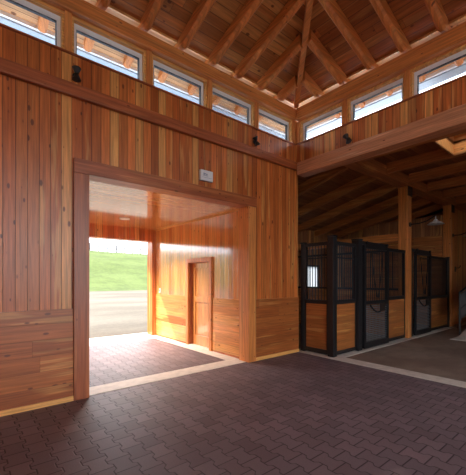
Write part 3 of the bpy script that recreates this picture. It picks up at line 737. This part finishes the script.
# ramp with rail at the right edge
m = MB(); 
m.add([(9.55,2.94,0.001),(9.40,1.2,0.001),(13.2,1.2,0.001),(13.2,2.94,0.001),(9.55,2.94,0.012),(9.40,1.2,0.012),(13.2,1.2,0.75),(13.2,2.94,0.75)],
      [(0,3,2,1),(4,5,6,7),(0,1,5,4),(1,2,6,5),(2,3,7,6),(3,0,4,7)])
m = MB()
m.box(9.45, 10.15, 1.2, 2.86, 0.0005, 0.012)
m.hexa([(10.15,1.2,0.0005),(13.2,1.2,0.0005),(13.2,2.86,0.0005),(10.15,2.86,0.0005)], [(10.15,1.2,0.012),(13.2,1.2,0.7),(13.2,2.86,0.7),(10.15,2.86,0.012)])
tag(m.build('ramp', M['concrete']), 'pale concrete ramp rising at the right edge of the aisle', 'ramp')
hr_ = thing('handrail', (10.35, 2.90, 0), 'black metal handrail with grey infill beside the concrete ramp', 'handrail')
MB().tube([(10.35,2.90,0.0),(10.35,2.90,1.16)], 0.025, 10).build('rail_post', B, hr_)
MB().tube([(12.9,2.90,0.0),(12.9,2.90,1.76)], 0.025, 10).build('rail_post', B, hr_)
MB().tube([(10.35,2.90,1.16),(12.9,2.90,1.76)], 0.025, 10).build('top_rail', B, hr_)
MB().tube([(10.35,2.90,0.70),(12.9,2.90,1.30)], 0.02, 10).build('middle_rail', B, hr_)
m = MB(); m.hexa([(10.40,2.895,0.40),(12.85,2.895,0.98),(12.85,2.905,0.98),(10.40,2.905,0.40)], [(10.40,2.895,1.10),(12.85,2.895,1.68),(12.85,2.905,1.68),(10.40,2.905,1.10)])
m.build('infill_panel', M['slate'], hr_)

# ------------------------------------------------------------------ outdoors
struct(box(-90, 130, 8.7, 46.0, -0.25, -0.03).build('gravel_yard', M['gravel']), 'pale gravel yard outside the entry', 'ground')
struct(box(-90, 130, -60, Y0-0.4, -0.25, -0.08).build('rear_yard', M['gravel']), 'gravel yard behind the photographer', 'ground')
random.seed(3)
nx, ny = 60, 30; vs = []
for jj in range(ny+1):
    for ii in range(nx+1):
        x = -70+210*ii/nx; u = jj/ny; y = 45.5+75*u
        h = 10.3*(3*min(u/0.72,1)**2-2*min(u/0.72,1)**3)
        h = 0.55*h+0.45*10.3*min(u/0.72, 1)
        h *= 1-0.0018*(x-25)
        vs.append((x, y, -0.06+h+0.12*math.sin(x*0.23)*math.sin(y*0.31)*min(1, u*6)))
fs = [(j*(nx+1)+i, j*(nx+1)+i+1, (j+1)*(nx+1)+i+1, (j+1)*(nx+1)+i) for j in range(ny) for i in range(nx)]
hill = MB().add(vs, fs).build('grass_hill', M['grass'], smooth=True); struct(hill, 'green grassy slope beyond the gravel yard', 'hill')
def hz(x):
    h = 10.3*(1-0.0018*(x-25)); return -0.06+h
fe = thing('fence', (30, 99.6, hz(30)), 'post and rail fence along the top of the grassy slope', 'fence')
fx = [10+2.6*k for k in range(20)]
for x in fx:
    hh = random.uniform(1.7, 2.3); box(x-0.17, x+0.17, 99.5, 99.8, hz(x)-0.3, hz(x)+hh).build('fence_post', M['fencewood'], fe)
for zz in (0.75, 1.25):
    m = MB()
    m.hexa([(fx[0],99.42,hz(fx[0])+zz),(fx[-1],99.42,hz(fx[-1])+zz),(fx[-1],99.49,hz(fx[-1])+zz),(fx[0],99.42+0.07,hz(fx[0])+zz)],
           [(fx[0],99.42,hz(fx[0])+zz+0.1),(fx[-1],99.42,hz(fx[-1])+zz+0.1),(fx[-1],99.49,hz(fx[-1])+zz+0.1),(fx[0],99.49,hz(fx[0])+zz+0.1)])
    m.build('fence_rail', M['fencewood'], fe)

# ------------------------------------------------------------------ light
w = bpy.data.worlds.new('sky'); scene.world = w; w.use_nodes = True
nt = w.node_tree; nt.nodes.clear()
ow = nt.nodes.new('ShaderNodeOutputWorld'); bg = nt.nodes.new('ShaderNodeBackground')
tc = nt.nodes.new('ShaderNodeTexCoord'); nz = nt.nodes.new('ShaderNodeTexNoise'); nz.inputs['Scale'].default_value = 3.0; nz.inputs['Detail'].default_value = 5
rp = nt.nodes.new('ShaderNodeValToRGB'); rp.color_ramp.elements[0].position = 0.42; rp.color_ramp.elements[1].position = 0.62
rp.color_ramp.elements[0].color = (0.78, 0.88, 1.0, 1); rp.color_ramp.elements[1].color = (1, 1, 1, 1)
nt.links.new(tc.outputs['Generated'], nz.inputs['Vector']); nt.links.new(nz.outputs[0], rp.inputs[0]); nt.links.new(rp.outputs[0], bg.inputs[0])
bg.inputs[1].default_value = 4.0
nt.links.new(bg.outputs[0], ow.inputs[0])

sun = bpy.data.lights.new('sun', 'SUN'); sun.energy = 4.4; sun.angle = 0.009; sun.color = (1.0, 0.90, 0.74)
so = bpy.data.objects.new('sun', sun); COL.objects.link(so); so.location = (-20, 30, 25)
so.rotation_euler = Vector((1.0, -0.545, -0.735)).to_track_quat('-Z', 'Y').to_euler()

# the round light in the entry ceiling
pl = bpy.data.lights.new('entry_light', 'AREA'); pl.shape = 'DISK'; pl.size = 0.15; pl.energy = 68; pl.spread = math.radians(115); pl.color = (1.0, 0.86, 0.70)
po = bpy.data.objects.new('entry_light', pl); COL.objects.link(po); po.location = (2.75, 7.1, VZ-0.02)

# ------------------------------------------------------------------ camera
cam = bpy.data.cameras.new('camera'); co = bpy.data.objects.new('camera', cam); COL.objects.link(co)
co.location = (0, 0, 1.5)
co.rotation_euler = Vector((0.6366, 0.7712, 0)).to_track_quat('-Z', 'Y').to_euler()
cam.sensor_fit = 'HORIZONTAL'; cam.sensor_width = 36.0; cam.lens = 326.0/466.0*36.0
cam.shift_y = 42.5/466.0; cam.clip_end = 500; cam.clip_start = 0.05
scene.camera = co
vs_ = scene.view_settings
vs_.view_transform = 'Standard'; vs_.look = 'None'; vs_.exposure = 0.75; vs_.gamma = 1.0; vs_.use_curve_mapping = False
